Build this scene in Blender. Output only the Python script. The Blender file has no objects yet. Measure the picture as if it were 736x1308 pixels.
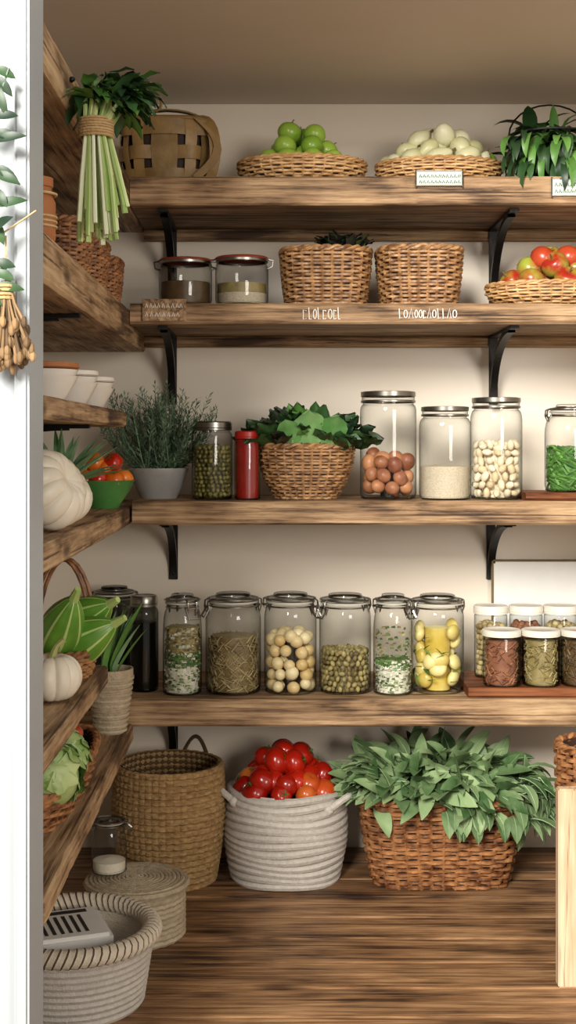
import bpy, math, random
from mathutils import Vector, Matrix, noise
R=random.Random(7)
pi=math.pi
V=Vector
def lin(h):
    h=h.lstrip('#'); c=[int(h[i:i+2],16)/255 for i in (0,2,4)]
    return tuple((x/12.92 if x<=.04045 else ((x+.055)/1.055)**2.4) for x in c)+(1,)
MATS={}
def nodes(name):
    m=bpy.data.materials.new(name); m.use_nodes=True
    nt=m.node_tree; nt.nodes.clear()
    o=nt.nodes.new('ShaderNodeOutputMaterial')
    MATS[name]=m
    return m,nt,o
def pbr(name,c1,c2=None,rough=.5,scale=30,bump=.0,metal=0,isl=.6,noi=.6,spec=.5,stretch=(1,1,1),coat=0,bscale=None):
    m,nt,o=nodes(name); N=nt.nodes.new; L=nt.links.new
    b=N('ShaderNodeBsdfPrincipled'); L(b.outputs[0],o.inputs[0])
    b.inputs['Roughness'].default_value=rough; b.inputs['Metallic'].default_value=metal
    b.inputs['Specular IOR Level'].default_value=spec
    b.inputs['Coat Weight'].default_value=coat
    tc=N('ShaderNodeTexCoord'); mp=N('ShaderNodeMapping'); mp.inputs['Scale'].default_value=stretch
    L(tc.outputs['Object'],mp.inputs[0])
    n=N('ShaderNodeTexNoise'); n.inputs['Scale'].default_value=scale; n.inputs['Detail'].default_value=4
    L(mp.outputs[0],n.inputs[0])
    g=N('ShaderNodeNewGeometry')
    a=N('ShaderNodeMath'); a.operation='MULTIPLY_ADD'; L(n.outputs[0],a.inputs[0]); a.inputs[1].default_value=noi*2; a.inputs[2].default_value=-noi+.5-isl/2
    a2=N('ShaderNodeMath'); a2.operation='MULTIPLY_ADD'; a2.use_clamp=True; L(g.outputs['Random Per Island'],a2.inputs[0]); a2.inputs[1].default_value=isl; L(a.outputs[0],a2.inputs[2])
    mx=N('ShaderNodeMix'); mx.data_type='RGBA'; L(a2.outputs[0],mx.inputs[0])
    mx.inputs[6].default_value=lin(c1); mx.inputs[7].default_value=lin(c2 or c1)
    L(mx.outputs[2],b.inputs['Base Color'])
    if bump:
        n2=N('ShaderNodeTexNoise'); n2.inputs['Scale'].default_value=bscale or scale*3; n2.inputs['Detail'].default_value=5; L(mp.outputs[0],n2.inputs[0])
        bp=N('ShaderNodeBump'); bp.inputs['Strength'].default_value=bump; bp.inputs['Distance'].default_value=.004
        L(n2.outputs[0],bp.inputs['Height']); L(bp.outputs[0],b.inputs['Normal'])
    return m
def wood(name,cd,cm,cl,axis='X',rough=.65,k=1.0,knot=.8):
    m,nt,o=nodes(name); N=nt.nodes.new; L=nt.links.new
    b=N('ShaderNodeBsdfPrincipled'); L(b.outputs[0],o.inputs[0]); b.inputs['Roughness'].default_value=rough
    b.inputs['Specular IOR Level'].default_value=.3
    tc=N('ShaderNodeTexCoord')
    def noi(a,bb,det,dist,ro=.6):
        mp=N('ShaderNodeMapping'); sc=[bb*k]*3; sc['XYZ'.index(axis)]=a*k; mp.inputs['Scale'].default_value=sc; L(tc.outputs['Object'],mp.inputs[0])
        n=N('ShaderNodeTexNoise'); n.inputs['Scale'].default_value=1; n.inputs['Detail'].default_value=det; n.inputs['Distortion'].default_value=dist; n.inputs['Roughness'].default_value=ro; L(mp.outputs[0],n.inputs[0]); return n,mp
    n1,_=noi(6,170,6,.3,.7); n2,_=noi(3.5,34,5,.8); n3,_=noi(5,9,3,.3)
    def mad(x,f,add):
        q=N('ShaderNodeMath'); q.operation='MULTIPLY_ADD'; L(x,q.inputs[0]); q.inputs[1].default_value=f
        if isinstance(add,float): q.inputs[2].default_value=add
        else: L(add,q.inputs[2])
        return q.outputs[0]
    s=mad(n1.outputs[0],.46,mad(n2.outputs[0],.46,mad(n3.outputs[0],.34,-.13)))
    cr=N('ShaderNodeValToRGB'); L(s,cr.inputs[0])
    e=cr.color_ramp.elements; e[0].position=.40; e[0].color=lin(cd); e[1].position=.62; e[1].color=lin(cl)
    q=e.new(.49); q.color=lin(cm)
    n4,_=noi(2.2,110,3,.6); kr=N('ShaderNodeValToRGB'); kr.color_ramp.elements[0].position=.33; kr.color_ramp.elements[0].color=(.14,.10,.08,1); kr.color_ramp.elements[1].position=.41; kr.color_ramp.elements[1].color=(1,1,1,1); L(n4.outputs[0],kr.inputs[0])
    mx0=N('ShaderNodeMix'); mx0.data_type='RGBA'; mx0.blend_type='MULTIPLY'; mx0.inputs[0].default_value=.85; L(cr.outputs[0],mx0.inputs[6]); L(kr.outputs[0],mx0.inputs[7])
    mp=N('ShaderNodeMapping'); sc=[15*k]*3; sc['XYZ'.index(axis)]=5*k; mp.inputs['Scale'].default_value=sc; L(tc.outputs['Object'],mp.inputs[0])
    vo=N('ShaderNodeTexVoronoi'); vo.inputs['Scale'].default_value=1; L(mp.outputs[0],vo.inputs[0])
    k2=N('ShaderNodeValToRGB'); k2.color_ramp.elements[0].position=.07; k2.color_ramp.elements[0].color=(.12,.08,.06,1); k2.color_ramp.elements[1].position=.2; k2.color_ramp.elements[1].color=(1,1,1,1)
    L(vo.outputs['Distance'],k2.inputs[0])
    mx=N('ShaderNodeMix'); mx.data_type='RGBA'; mx.blend_type='MULTIPLY'; mx.inputs[0].default_value=knot; L(mx0.outputs[2],mx.inputs[6]); L(k2.outputs[0],mx.inputs[7])
    L(mx.outputs[2],b.inputs['Base Color'])
    bp=N('ShaderNodeBump'); bp.inputs['Strength'].default_value=.7; bp.inputs['Distance'].default_value=.003; L(s,bp.inputs['Height']); L(bp.outputs[0],b.inputs['Normal'])
    return m
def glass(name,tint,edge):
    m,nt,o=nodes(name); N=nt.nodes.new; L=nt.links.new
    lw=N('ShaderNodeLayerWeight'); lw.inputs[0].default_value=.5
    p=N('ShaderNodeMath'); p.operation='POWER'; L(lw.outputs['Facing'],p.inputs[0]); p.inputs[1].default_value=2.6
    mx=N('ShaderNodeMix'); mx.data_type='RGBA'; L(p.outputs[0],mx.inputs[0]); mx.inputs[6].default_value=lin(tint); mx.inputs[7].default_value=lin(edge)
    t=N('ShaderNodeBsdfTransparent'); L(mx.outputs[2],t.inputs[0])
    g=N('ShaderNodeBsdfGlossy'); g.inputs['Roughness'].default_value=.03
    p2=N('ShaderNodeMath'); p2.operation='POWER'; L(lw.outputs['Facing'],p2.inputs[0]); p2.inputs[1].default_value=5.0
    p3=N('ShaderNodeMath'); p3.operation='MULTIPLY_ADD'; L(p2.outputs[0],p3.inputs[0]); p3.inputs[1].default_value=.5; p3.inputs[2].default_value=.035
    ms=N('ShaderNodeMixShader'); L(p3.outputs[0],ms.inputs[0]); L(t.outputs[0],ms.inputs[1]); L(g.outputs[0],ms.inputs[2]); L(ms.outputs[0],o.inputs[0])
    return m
# ---- materials
wood('wood_shelf','#4a3626','#8f7152','#c0a07a','X')
wood('wood_side','#523c2a','#9a7b5a','#caac86','Y')
wood('wood_floor','#33221a','#7c5a3c','#b48c64','X',rough=.5,k=.8)
wood('wood_light','#b08c6c','#cba886','#dcc0a0','Z',knot=.2)
wood('wood_board','#45200e','#774527','#985f38','X',knot=.1)
pbr('wall_paint','#e8dece','#dccfbd',rough=.33,scale=3,bump=.04,isl=0,noi=.6,bscale=25)
pbr('ceil_paint','#ddd2c2','#d0c4b4',rough=.6,scale=3,isl=0)
pbr('white_paint','#adb3b7','#a2a9ad',rough=.4,scale=4,isl=0)
pbr('iron','#171513','#272523',rough=.45,scale=60,bump=.2,metal=.6,isl=0)
pbr('steel','#a09c94','#7c7870',rough=.3,metal=1,scale=40,isl=0)
pbr('tin_red','#8a3022','#a85640',rough=.35,metal=.2,scale=40,isl=0)
pbr('rubber_grey','#c2beb2','#aeaa9e',rough=.6,isl=0)
pbr('lid_white','#e4e0d4','#d4cebe',rough=.4,isl=0)
pbr('wicker_a','#6a4222','#b07e4a',rough=.5,scale=50,bump=.3,isl=.6,noi=.8)
pbr('wicker_b','#664224','#bd9060',rough=.45,scale=60,bump=.3,isl=.5,noi=1.1)
pbr('wicker_red','#572f18','#b07a4c',rough=.45,scale=60,bump=.3,isl=.6,noi=1.1)
pbr('wicker_light','#94683a','#d3aa74',rough=.5,scale=60,bump=.3,isl=.5,noi=.9)
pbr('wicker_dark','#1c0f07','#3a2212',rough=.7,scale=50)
pbr('jute','#86633a','#c2a06c',rough=.85,scale=90,bump=.8,isl=.3,noi=.9,stretch=(1,1,2))
pbr('jute_dark','#3d2c18','#5d4628',rough=.9,scale=80,bump=.5)
pbr('rope_white','#aca499','#d8d1c7',rough=.85,scale=120,bump=.6,isl=.3,noi=.5)
pbr('seagrass','#9a896e','#cabba0',rough=.85,scale=90,bump=.7,isl=.4)
pbr('strap','#66502e','#a3824c',rough=.5,scale=30,bump=.3,isl=.6,noi=.6)
pbr('twine','#b08c5a','#d2b384',rough=.9,scale=90,bump=.6)
pbr('tomato','#8a1208','#bf2410',rough=.22,scale=25,isl=.7,noi=.6,coat=.2)
pbr('tomato_or','#b83a14','#d87a34',rough=.24,scale=25,isl=.8,noi=.5,coat=.2)
pbr('mandarin','#cc5a14','#ea8c2c',rough=.3,scale=40,isl=.8,noi=.5,bump=.1)
pbr('apple_green','#6c9628','#a4c24e',rough=.28,scale=14,isl=.6,noi=.5)
pbr('apple_mix','#9aa640','#a02c1c',rough=.28,scale=22,isl=.5,noi=1.9)
pbr('apple_red','#8c1c14','#c0502c',rough=.28,scale=22,isl=.5,noi=.8)
pbr('calyx','#2f5a1a','#4a7a2a',rough=.6)
pbr('stem','#5b4a2a','#7c6a40',rough=.8)
pbr('pale_squash','#bdbb86','#e8e4c8',rough=.4,scale=20,isl=.7,noi=.5)
pbr('pumpkin_white','#d3c7ae','#ebe4d4',rough=.45,scale=20,isl=0,noi=.8,bump=.1)
pbr('pumpkin_stem','#7d8a4a','#b0ac70',rough=.8,bump=.4)
pbr('gourd_green','#36701e','#76a63c',rough=.35,scale=25,isl=.3,noi=.7)
pbr('gourd_pale','#98b85c','#c6d68e',rough=.35,scale=25,isl=.3,noi=.7)
pbr('leaf_dark','#10281a','#36582c',rough=.45,scale=25,isl=.8,noi=.5)
pbr('leaf_sage','#3a5a30','#93aa78',rough=.55,scale=30,isl=.9,noi=.6,spec=.35)
pbr('leaf_mid','#2a5620','#6c9c48',rough=.45,scale=25,isl=.8,noi=.5)
pbr('leaf_light','#4f8240','#8db877',rough=.4,scale=25,isl=.6,noi=.5)
pbr('leaf_rib','#9bb486','#b7cba0',rough=.5)
pbr('leaf_purple','#201618','#38442a',rough=.45,scale=40,isl=.9)
pbr('rosemary','#24402c','#86a482',rough=.6,scale=30,isl=.9,noi=.4)
pbr('aloe','#3c6a3a','#88a880',rough=.5,scale=40,isl=.6)
pbr('cabbage','#6f9440','#c4d294',rough=.45,scale=22,isl=.7,noi=.8,bump=.6,bscale=50)
pbr('celery','#7ca044','#cfdc9c',rough=.35,scale=10,isl=.9,noi=.5)
pbr('celery_low','#c6d49c','#ecedd6',rough=.35,scale=10,isl=.7,noi=.5)
pbr('ceramic_grey','#a8a6a2','#8c8a88',rough=.4,scale=30,isl=0)
pbr('ceramic_white','#ece6dc','#dcd4c8',rough=.3,scale=30,isl=0)
pbr('terracotta','#b07040','#94582f',rough=.6,scale=30,isl=0)
pbr('bowl_green','#3a7038','#56904a',rough=.3,scale=30,isl=0)
pbr('potato','#7c4028','#c88c62',rough=.45,scale=40,isl=.7,noi=.8)
pbr('rice','#ddd0ba','#c6b69a',rough=.8,scale=300,bump=.8,isl=0,noi=1,bscale=500)
pbr('flour','#efe6d6','#e2d6c0',rough=.9,scale=80,bump=.4,isl=0)
pbr('chunk','#cdb890','#ebdfc6',rough=.7,scale=60,isl=.8)
pbr('olive','#48461a','#8c8444',rough=.4,scale=60,isl=.9)
pbr('bean','#5c4c28','#ab9c64',rough=.5,scale=60,isl=1)
pbr('bean_dark','#3c2c18','#6c5434',rough=.5,scale=60,isl=1)
pbr('mushroom','#cfae6c','#efe0b4',rough=.4,scale=30,isl=.7)
pbr('lemon','#bca034','#ecdf9c',rough=.35,scale=30,isl=.8)
pbr('noodle','#74603a','#c0ae7e',rough=.6,scale=60,isl=1)
pbr('spice','#5a2c18','#a06a4a',rough=.7,scale=60,isl=1)
pbr('herb_dry','#344c20','#6c8644',rough=.7,scale=60,isl=1)
pbr('salt','#e4e0d0','#c0c4a6',rough=.8,scale=60,isl=1)
pbr('sauce_red','#7c0e0a','#a01812',rough=.25,scale=20,isl=0,coat=.6)
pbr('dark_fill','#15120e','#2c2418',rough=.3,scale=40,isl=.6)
pbr('cap_red','#9a1812','#b0241c',rough=.35,isl=0)
pbr('chalk','#efe9dc','#ffffff',rough=.9,isl=0)
pbr('paper','#cfd8cc','#bcc8bc',rough=.8,isl=0)
pbr('green_ink','#3c6a50','#3c6a50',rough=.8,isl=0)
pbr('plastic_white','#e6e4df','#d8d6d0',rough=.4,isl=0)
pbr('slot_dark','#2c2a28','#1c1a18',rough=.7,isl=0)
pbr('cloth_light','#c6b9a2','#dacfbc',rough=.9,scale=100,bump=.5,isl=0)
pbr('cloth_dark','#443628','#5c4a38',rough=.9,scale=100,bump=.5,isl=0)
pbr('dry_wheat','#54402a','#a08058',rough=.8,scale=40,isl=.9)
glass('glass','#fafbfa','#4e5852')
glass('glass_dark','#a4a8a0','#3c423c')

# ---- mesh builder
class MB:
    def __init__(s): s.v=[];s.f=[];s.m=[];s.mats=[]
    def mi(s,n):
        if n not in s.mats: s.mats.append(n)
        return s.mats.index(n)
    def add(s,vf,mat,M=None):
        vs,fs=vf; o=len(s.v)
        if M is not None: vs=[M@V(p) for p in vs]
        s.v.extend(tuple(p) for p in vs)
        fn=callable(mat)
        k=None if fn else s.mi(mat)
        for i,f in enumerate(fs):
            s.f.append(tuple(q+o for q in f)); s.m.append(s.mi(mat(i)) if fn else k)
    def build(s,name,loc=(0,0,0),ang=40):
        me=bpy.data.meshes.new(name); me.from_pydata(s.v,[],s.f)
        for n in s.mats: me.materials.append(MATS[n])
        me.polygons.foreach_set('material_index',s.m)
        me.polygons.foreach_set('use_smooth',[True]*len(s.f))
        me.update()
        try: me.set_sharp_from_angle(angle=math.radians(ang))
        except Exception: pass
        ob=bpy.data.objects.new(name,me); ob.location=loc
        bpy.context.scene.collection.objects.link(ob); return ob
def surf(fn,nu,nv,cu=True):
    w=nu if cu else nu+1
    vs=[V(fn(i/nu,j/nv)) for j in range(nv+1) for i in range(w)]
    fs=[(j*w+i,j*w+(i+1)%w,(j+1)*w+(i+1)%w,(j+1)*w+i) for j in range(nv) for i in range(nu)]
    return vs,fs
def lathe(prof,n=32,ox=0,oy=0):
    k=len(prof)-1
    def fn(u,v):
        r,z=prof[round(v*k)]; a=2*pi*u; return (ox+r*math.cos(a),oy+r*math.sin(a),z)
    return surf(fn,n,k)
def tube(pts,r,n=6,closed=False):
    pts=[V(p) for p in pts]; k=len(pts); vs=[];fs=[]
    up=None
    for i,p in enumerate(pts):
        if closed: t=pts[(i+1)%k]-pts[i-1]
        else: t=pts[min(i+1,k-1)]-pts[max(i-1,0)]
        if t.length<1e-9: t=V((0,0,1))
        t.normalize()
        if up is None: up=V((0,0,1)) if abs(t.z)<.9 else V((1,0,0))
        s=up.cross(t)
        if s.length<1e-6: s=V((1,0,0)).cross(t)
        s.normalize(); up=t.cross(s).normalized()
        rr=r[i] if isinstance(r,(list,tuple)) else r
        for j in range(n):
            a=2*pi*j/n; vs.append(p+s*(rr*math.cos(a))+up*(rr*math.sin(a)))
    m=k if closed else k-1
    for i in range(m):
        for j in range(n):
            a=i*n+j;b=i*n+(j+1)%n;c=((i+1)%k)*n+(j+1)%n;d=((i+1)%k)*n+j
            fs.append((a,b,c,d))
    if not closed:
        fs.append(tuple(range(n-1,-1,-1))); fs.append(tuple((k-1)*n+j for j in range(n)))
    return vs,fs
def box(x0,x1,y0,y1,z0,z1,b=.0):
    if b<=0:
        vs=[(x,y,z) for z in (z0,z1) for y in (y0,y1) for x in (x0,x1)]
        return vs,[(0,2,3,1),(4,5,7,6),(0,1,5,4),(2,6,7,3),(0,4,6,2),(1,3,7,5)]
    import bmesh
    bm=bmesh.new(); bmesh.ops.create_cube(bm,size=1)
    for v in bm.verts: v.co=V(((x0+x1)/2+v.co.x*(x1-x0),(y0+y1)/2+v.co.y*(y1-y0),(z0+z1)/2+v.co.z*(z1-z0)))
    bmesh.ops.bevel(bm,geom=bm.edges[:],offset=b,segments=2,affect='EDGES')
    bm.verts.index_update()
    r=([v.co.copy() for v in bm.verts],[tuple(v.index for v in f.verts) for f in bm.faces]); bm.free(); return r
def sph(rx,ry,rz,c=(0,0,0),nu=12,nv=8):
    def fn(u,v):
        a=2*pi*u;t=pi*(v-.5); return (c[0]+rx*math.cos(a)*math.cos(t),c[1]+ry*math.sin(a)*math.cos(t),c[2]+rz*math.sin(t))
    return surf(fn,nu,nv)
def rotm(loc,rx=0,ry=0,rz=0,s=1):
    return Matrix.Translation(loc)@Matrix.Rotation(rz,4,'Z')@Matrix.Rotation(ry,4,'Y')@Matrix.Rotation(rx,4,'X')@Matrix.Scale(s,4)
def rrot(loc,s=1): return rotm(loc,R.uniform(0,6.3),R.uniform(0,6.3),R.uniform(0,6.3),s)
def board(name,x0,x1,y0,y1,z0,z1,axis,mat,jit=.0018):
    mb=MB(); cx,cy,cz=(x0+x1)/2,(y0+y1)/2,(z0+z1)/2
    if axis=='X': L=x1-x0; a=(y1-y0)/2; b=(z1-z0)/2
    else: L=y1-y0; a=(x1-x0)/2; b=(z1-z0)/2
    c=.004; sec=[(-a,-b+c),(-a+c,-b),(a-c,-b),(a,-b+c),(a,b-c),(a-c,b),(-a+c,b),(-a,b-c)]
    n=max(20,int(L/.012)); sd=R.uniform(0,99)
    vs=[];fs=[]
    for i in range(n+1):
        t=-L/2+L*i/n
        for k,(p,q) in enumerate(sec):
            j1=noise.noise((t*9,k//2*3.3,sd))*jit+noise.noise((t*45,k*2.1,sd))*jit*.8
            j2=noise.noise((t*9,k//2*3.3,sd+9))*jit*.6
            sx=1 if p>0 else -1; sz=1 if q>0 else -1
            p2=p+sx*min(0,j1); q2=q+sz*min(0,j2)
            vs.append((t,p2,q2) if axis=='X' else (-p2,t,q2))
    for i in range(n):
        for k in range(8):
            fs.append((i*8+k,(i+1)*8+k,(i+1)*8+(k+1)%8,i*8+(k+1)%8)[::-1])
    fs.append(tuple(range(8))[::-1]); fs.append(tuple(n*8+k for k in range(8)))
    mb.add((vs,fs),mat); return mb.build(name,(cx,cy,cz),30)
def leaf(mb,base,d,L,W,mat,curl=.6,fold=.25,n=5,up=None,p=.8,ruffle=0,cols=2,rib=None):
    d=V(d).normalized(); P=V(base); up=V(up) if up else V((0,0,1))
    s=d.cross(up)
    if s.length<.05: s=d.cross(V((R.uniform(-1,1),R.uniform(-1,1),0)))
    s.normalize(); nn=s.cross(d).normalized()
    vs=[];fs=[];mid=[]
    ph=R.uniform(0,6)
    for i in range(n+1):
        t=i/n; w=W*.5*max(.04,math.sin(pi*min(1,t**p))**.75)
        for c in range(cols+1):
            q=2*c/cols-1
            off=nn*(abs(q)*w*fold)
            if ruffle: off=off+nn*(math.sin(t*17+q*4+ph)*ruffle*abs(q)*W)
            vs.append(P+s*(w*q*(1+(math.sin(t*23+ph)*ruffle*.8 if ruffle else 0)))+off)
        mid.append(P+nn*(.0005))
        d=(d-nn*(curl/n)).normalized(); nn=s.cross(d).normalized(); P=P+d*(L/n)
    w=cols+1
    for i in range(n):
        for c in range(cols): fs.append((i*w+c,i*w+c+1,(i+1)*w+c+1,(i+1)*w+c))
    mb.add((vs,fs),mat)
    if rib: mb.add(tube(mid,[max(.0003,.0010*(1-i/n)) for i in range(n+1)],4),rib)
def rdir(zlo=-1,zhi=1):
    a=R.uniform(0,2*pi); z=R.uniform(zlo,zhi); r=math.sqrt(max(0,1-z*z)); return V((r*math.cos(a),r*math.sin(a),z))
def bsurf(a0,b0,a1,b1,h,e=2,bulge=0,dip=0):
    def S(u,v,off=0):
        t=2*pi*u; c,s=math.cos(t),math.sin(t)
        k=v+bulge*math.sin(pi*v)
        a=a0+(a1-a0)*k+off; b=b0+(b1-b0)*k+off
        x=a*math.copysign(abs(c)**(2/e),c); y=b*math.copysign(abs(s)**(2/e),s)
        return V((x,y,h*v+dip*v*(c*c)))
    return S
def wicker(mb,S,rows,stakes,r,mat,mat2=None,amp=None,liner='wicker_dark',rim=True,rimr=None,floor=True):
    amp=amp or r*1.0; n=stakes*4
    K=240; pts_=[S(i/K,.8) for i in range(K+1)]; acc=[0]
    for i in range(K): acc.append(acc[-1]+(pts_[i+1]-pts_[i]).length)
    def ev(u):
        t=(u%1)*acc[-1]; lo,hi=0,K
        while hi-lo>1:
            m_=(lo+hi)//2
            if acc[m_]<=t: lo=m_
            else: hi=m_
        return (lo+(t-acc[lo])/max(1e-9,acc[lo+1]-acc[lo]))/K
    E=[ev(j/n) for j in range(n)]
    for i in range(rows):
        v=(i+.5)/rows; dv=R.uniform(-.1,.1)/rows
        pts=[S(E[j],v+dv,amp*math.sin(pi*stakes*(j/n)+pi*i)) for j in range(n)]
        mb.add(tube(pts,r,5,True),mat)
    for k in range(stakes):
        u=ev(k/stakes)
        mb.add(tube([S(u,q/8,0) for q in range(9)],r*.9,5),mat2 or mat)
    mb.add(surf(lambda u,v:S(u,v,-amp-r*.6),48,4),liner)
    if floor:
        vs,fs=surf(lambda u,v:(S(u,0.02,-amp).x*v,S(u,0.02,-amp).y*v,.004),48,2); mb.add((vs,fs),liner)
    if rim:
        rr=rimr or r*1.5; m=stakes*6
        for ph in (0,pi):
            pts=[]
            for j in range(m):
                u=ev(j/m); a=2*pi*(stakes//2)*2*j/m*.5+ph
                p=S(u,1,rr*.6*math.cos(a)); p.z+=rr*.6*math.sin(a); pts.append(p)
            mb.add(tube(pts,rr*.9,6,True),mat)
def apple(mb,c,r,mat,tall=.92,stem=True,M=None):
    def fn(u,v):
        t=pi*(v-.5); a=2*pi*u; rr=r*math.cos(t)*(1+.03*math.cos(5*a)*(t<0))
        z=r*tall*math.sin(t)
        g=math.exp(-(rr/(.33*r))**2)*.3*r
        z+= -g if t>0 else g*.5
        return (rr*math.cos(a),rr*math.sin(a),z)
    M=M or (Matrix.Translation(c)@Matrix.Rotation(R.uniform(-.9,.9),4,'X')@Matrix.Rotation(R.uniform(-.9,.9),4,'Y'))
    mb.add(surf(fn,18,12),mat,M)
    if stem: mb.add(tube([(0,0,r*.6),(r*.05,0,r*.85),(r*.15,0,r*1.15)],r*.06,5),'stem',M)
def tomato(mb,c,r,mat):
    def fn(u,v):
        t=pi*(v-.5); a=2*pi*u; rr=r*math.cos(t)*(1+.025*math.cos(6*a))
        z=r*.88*math.sin(t); g=math.exp(-(rr/(.3*r))**2)*.16*r
        return (rr*math.cos(a),rr*math.sin(a),z-(g if t>0 else 0))
    M=Matrix.Translation(c)@Matrix.Rotation(R.uniform(-1.2,1.2),4,'X')@Matrix.Rotation(R.uniform(-1.2,1.2),4,'Y')
    mb.add(surf(fn,18,12),mat,M)
    if R.random()<.7:
        for k in range(5):
            a=k*2*pi/5; 
            vs=[V((0,0,r*.76)),V((math.cos(a-.25)*r*.2,math.sin(a-.25)*r*.2,r*.82)),V((math.cos(a)*r*.55,math.sin(a)*r*.55,r*.83)),V((math.cos(a+.25)*r*.2,math.sin(a+.25)*r*.2,r*.82))]
            mb.add((vs,[(0,1,2,3)]),'calyx',M)
        mb.add(tube([(0,0,r*.74),(0,0,r*1.0)],r*.06,5),'calyx',M)
def pumpkin(mb,r,hh,ribs,mat,c=(0,0,0),M=None,stem=True,depth=.13):
    def fn(u,v):
        t=pi*(v-.5); a=2*pi*u; g=abs(math.sin(ribs*a/2))**.6
        rr=r*math.cos(t)**.85 if math.cos(t)>0 else 0
        rr*=1-depth+depth*g
        z=hh*math.sin(t); d=math.exp(-(rr/(.35*r))**2)*.3*hh
        return (rr*math.cos(a),rr*math.sin(a),z-(d if t>0 else -d*.5))
    M=M or Matrix.Translation(c)
    mb.add(surf(fn,ribs*8,16),mat,M)
    if stem: mb.add(tube([(0,0,hh*.6),(0.002,0,hh*.95),(.006,0.002,hh*1.25),(.016,.004,hh*1.5)],[r*.2,r*.12,r*.09,r*.12],7),'pumpkin_stem',M)
# ---------- jar
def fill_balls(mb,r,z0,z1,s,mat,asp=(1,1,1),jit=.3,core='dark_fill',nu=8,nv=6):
    mats=mat if isinstance(mat,(list,tuple)) else [mat]
    rr=r-s
    z=z0+s
    while z<z1:
        R0=rr
        while R0>max(rr-2.1*s,-s*.1):
            n=max(1,int(2*pi*max(R0,0.0001)/(2*s)))
            o=R.uniform(0,6)
            for k in range(n):
                a=o+2*pi*k/n+R.uniform(-.15,.15)*jit
                c=(R0*math.cos(a),R0*math.sin(a),z+R.uniform(-.5,.5)*s*jit)
                f=R.uniform(.85,1.08)
                mb.add(sph(s*asp[0]*f,s*asp[1]*f,s*asp[2]*f,nu=nu,nv=nv),R.choice(mats),rrot(c))
            R0-=1.9*s
        z+=1.65*s
    for k in range(int((rr/s)**2*.9)):
        a=R.uniform(0,6.3); q=rr*math.sqrt(R.random()); mb.add(sph(s*asp[0],s*asp[1],s*asp[2],nu=nu,nv=nv),R.choice(mats),rrot((q*math.cos(a),q*math.sin(a),z1-s*.6+R.uniform(-.5,.5)*s)))
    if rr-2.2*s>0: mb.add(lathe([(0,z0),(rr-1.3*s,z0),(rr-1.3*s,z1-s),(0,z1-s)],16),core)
def fill_solid(mb,r,z0,z1,mat):
    mb.add(lathe([(0,z0),(r,z0),(r,z1),(r*.6,z1+.002),(0,z1+.004)],32),mat)
def fill_sticks(mb,r,z0,z1,mat,n,L=.02,w=.0011):
    for k in range(n):
        a=R.uniform(0,6.3); q=r*R.uniform(.8,.93); z=R.uniform(z0+.004,z1-.004)
        t=a+pi/2; d=V((math.cos(t),math.sin(t),R.uniform(-1.6,1.6))).normalized()
        c=V((q*math.cos(a),q*math.sin(a),z)); pts=[]
        for i in range(5):
            p=c+d*(L*(i/4-.5)); h=math.hypot(p.x,p.y); m=min(h,r*.94)/h; p.x*=m;p.y*=m; p.z=min(max(p.z,z0),z1); pts.append(p)
        mb.add(tube(pts,w,4),mat)
    fill_solid(mb,r*.82,z0,z1-.002,mat)
def fill_flakes(mb,r,z0,z1,mats,n,s=.004,core='salt'):
    for k in range(n):
        a=R.uniform(0,6.3); q=r*R.uniform(.88,.97); z=R.uniform(z0+.002,z1)
        f=R.uniform(.5,1.2)
        mb.add(([(-s,-s*.5,0),(s,-s*.4,0.001),(s*.8,s*.5,0),(-s*.7,s*.6,.001)],[(0,1,2,3)]),R.choice(mats),rotm((q*math.cos(a),q*math.sin(a),z),R.uniform(-.5,.5)+pi/2,0,a+pi/2+R.uniform(-.4,.4),f))
    if core: fill_solid(mb,r*.86,z0,z1,core)
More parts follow.
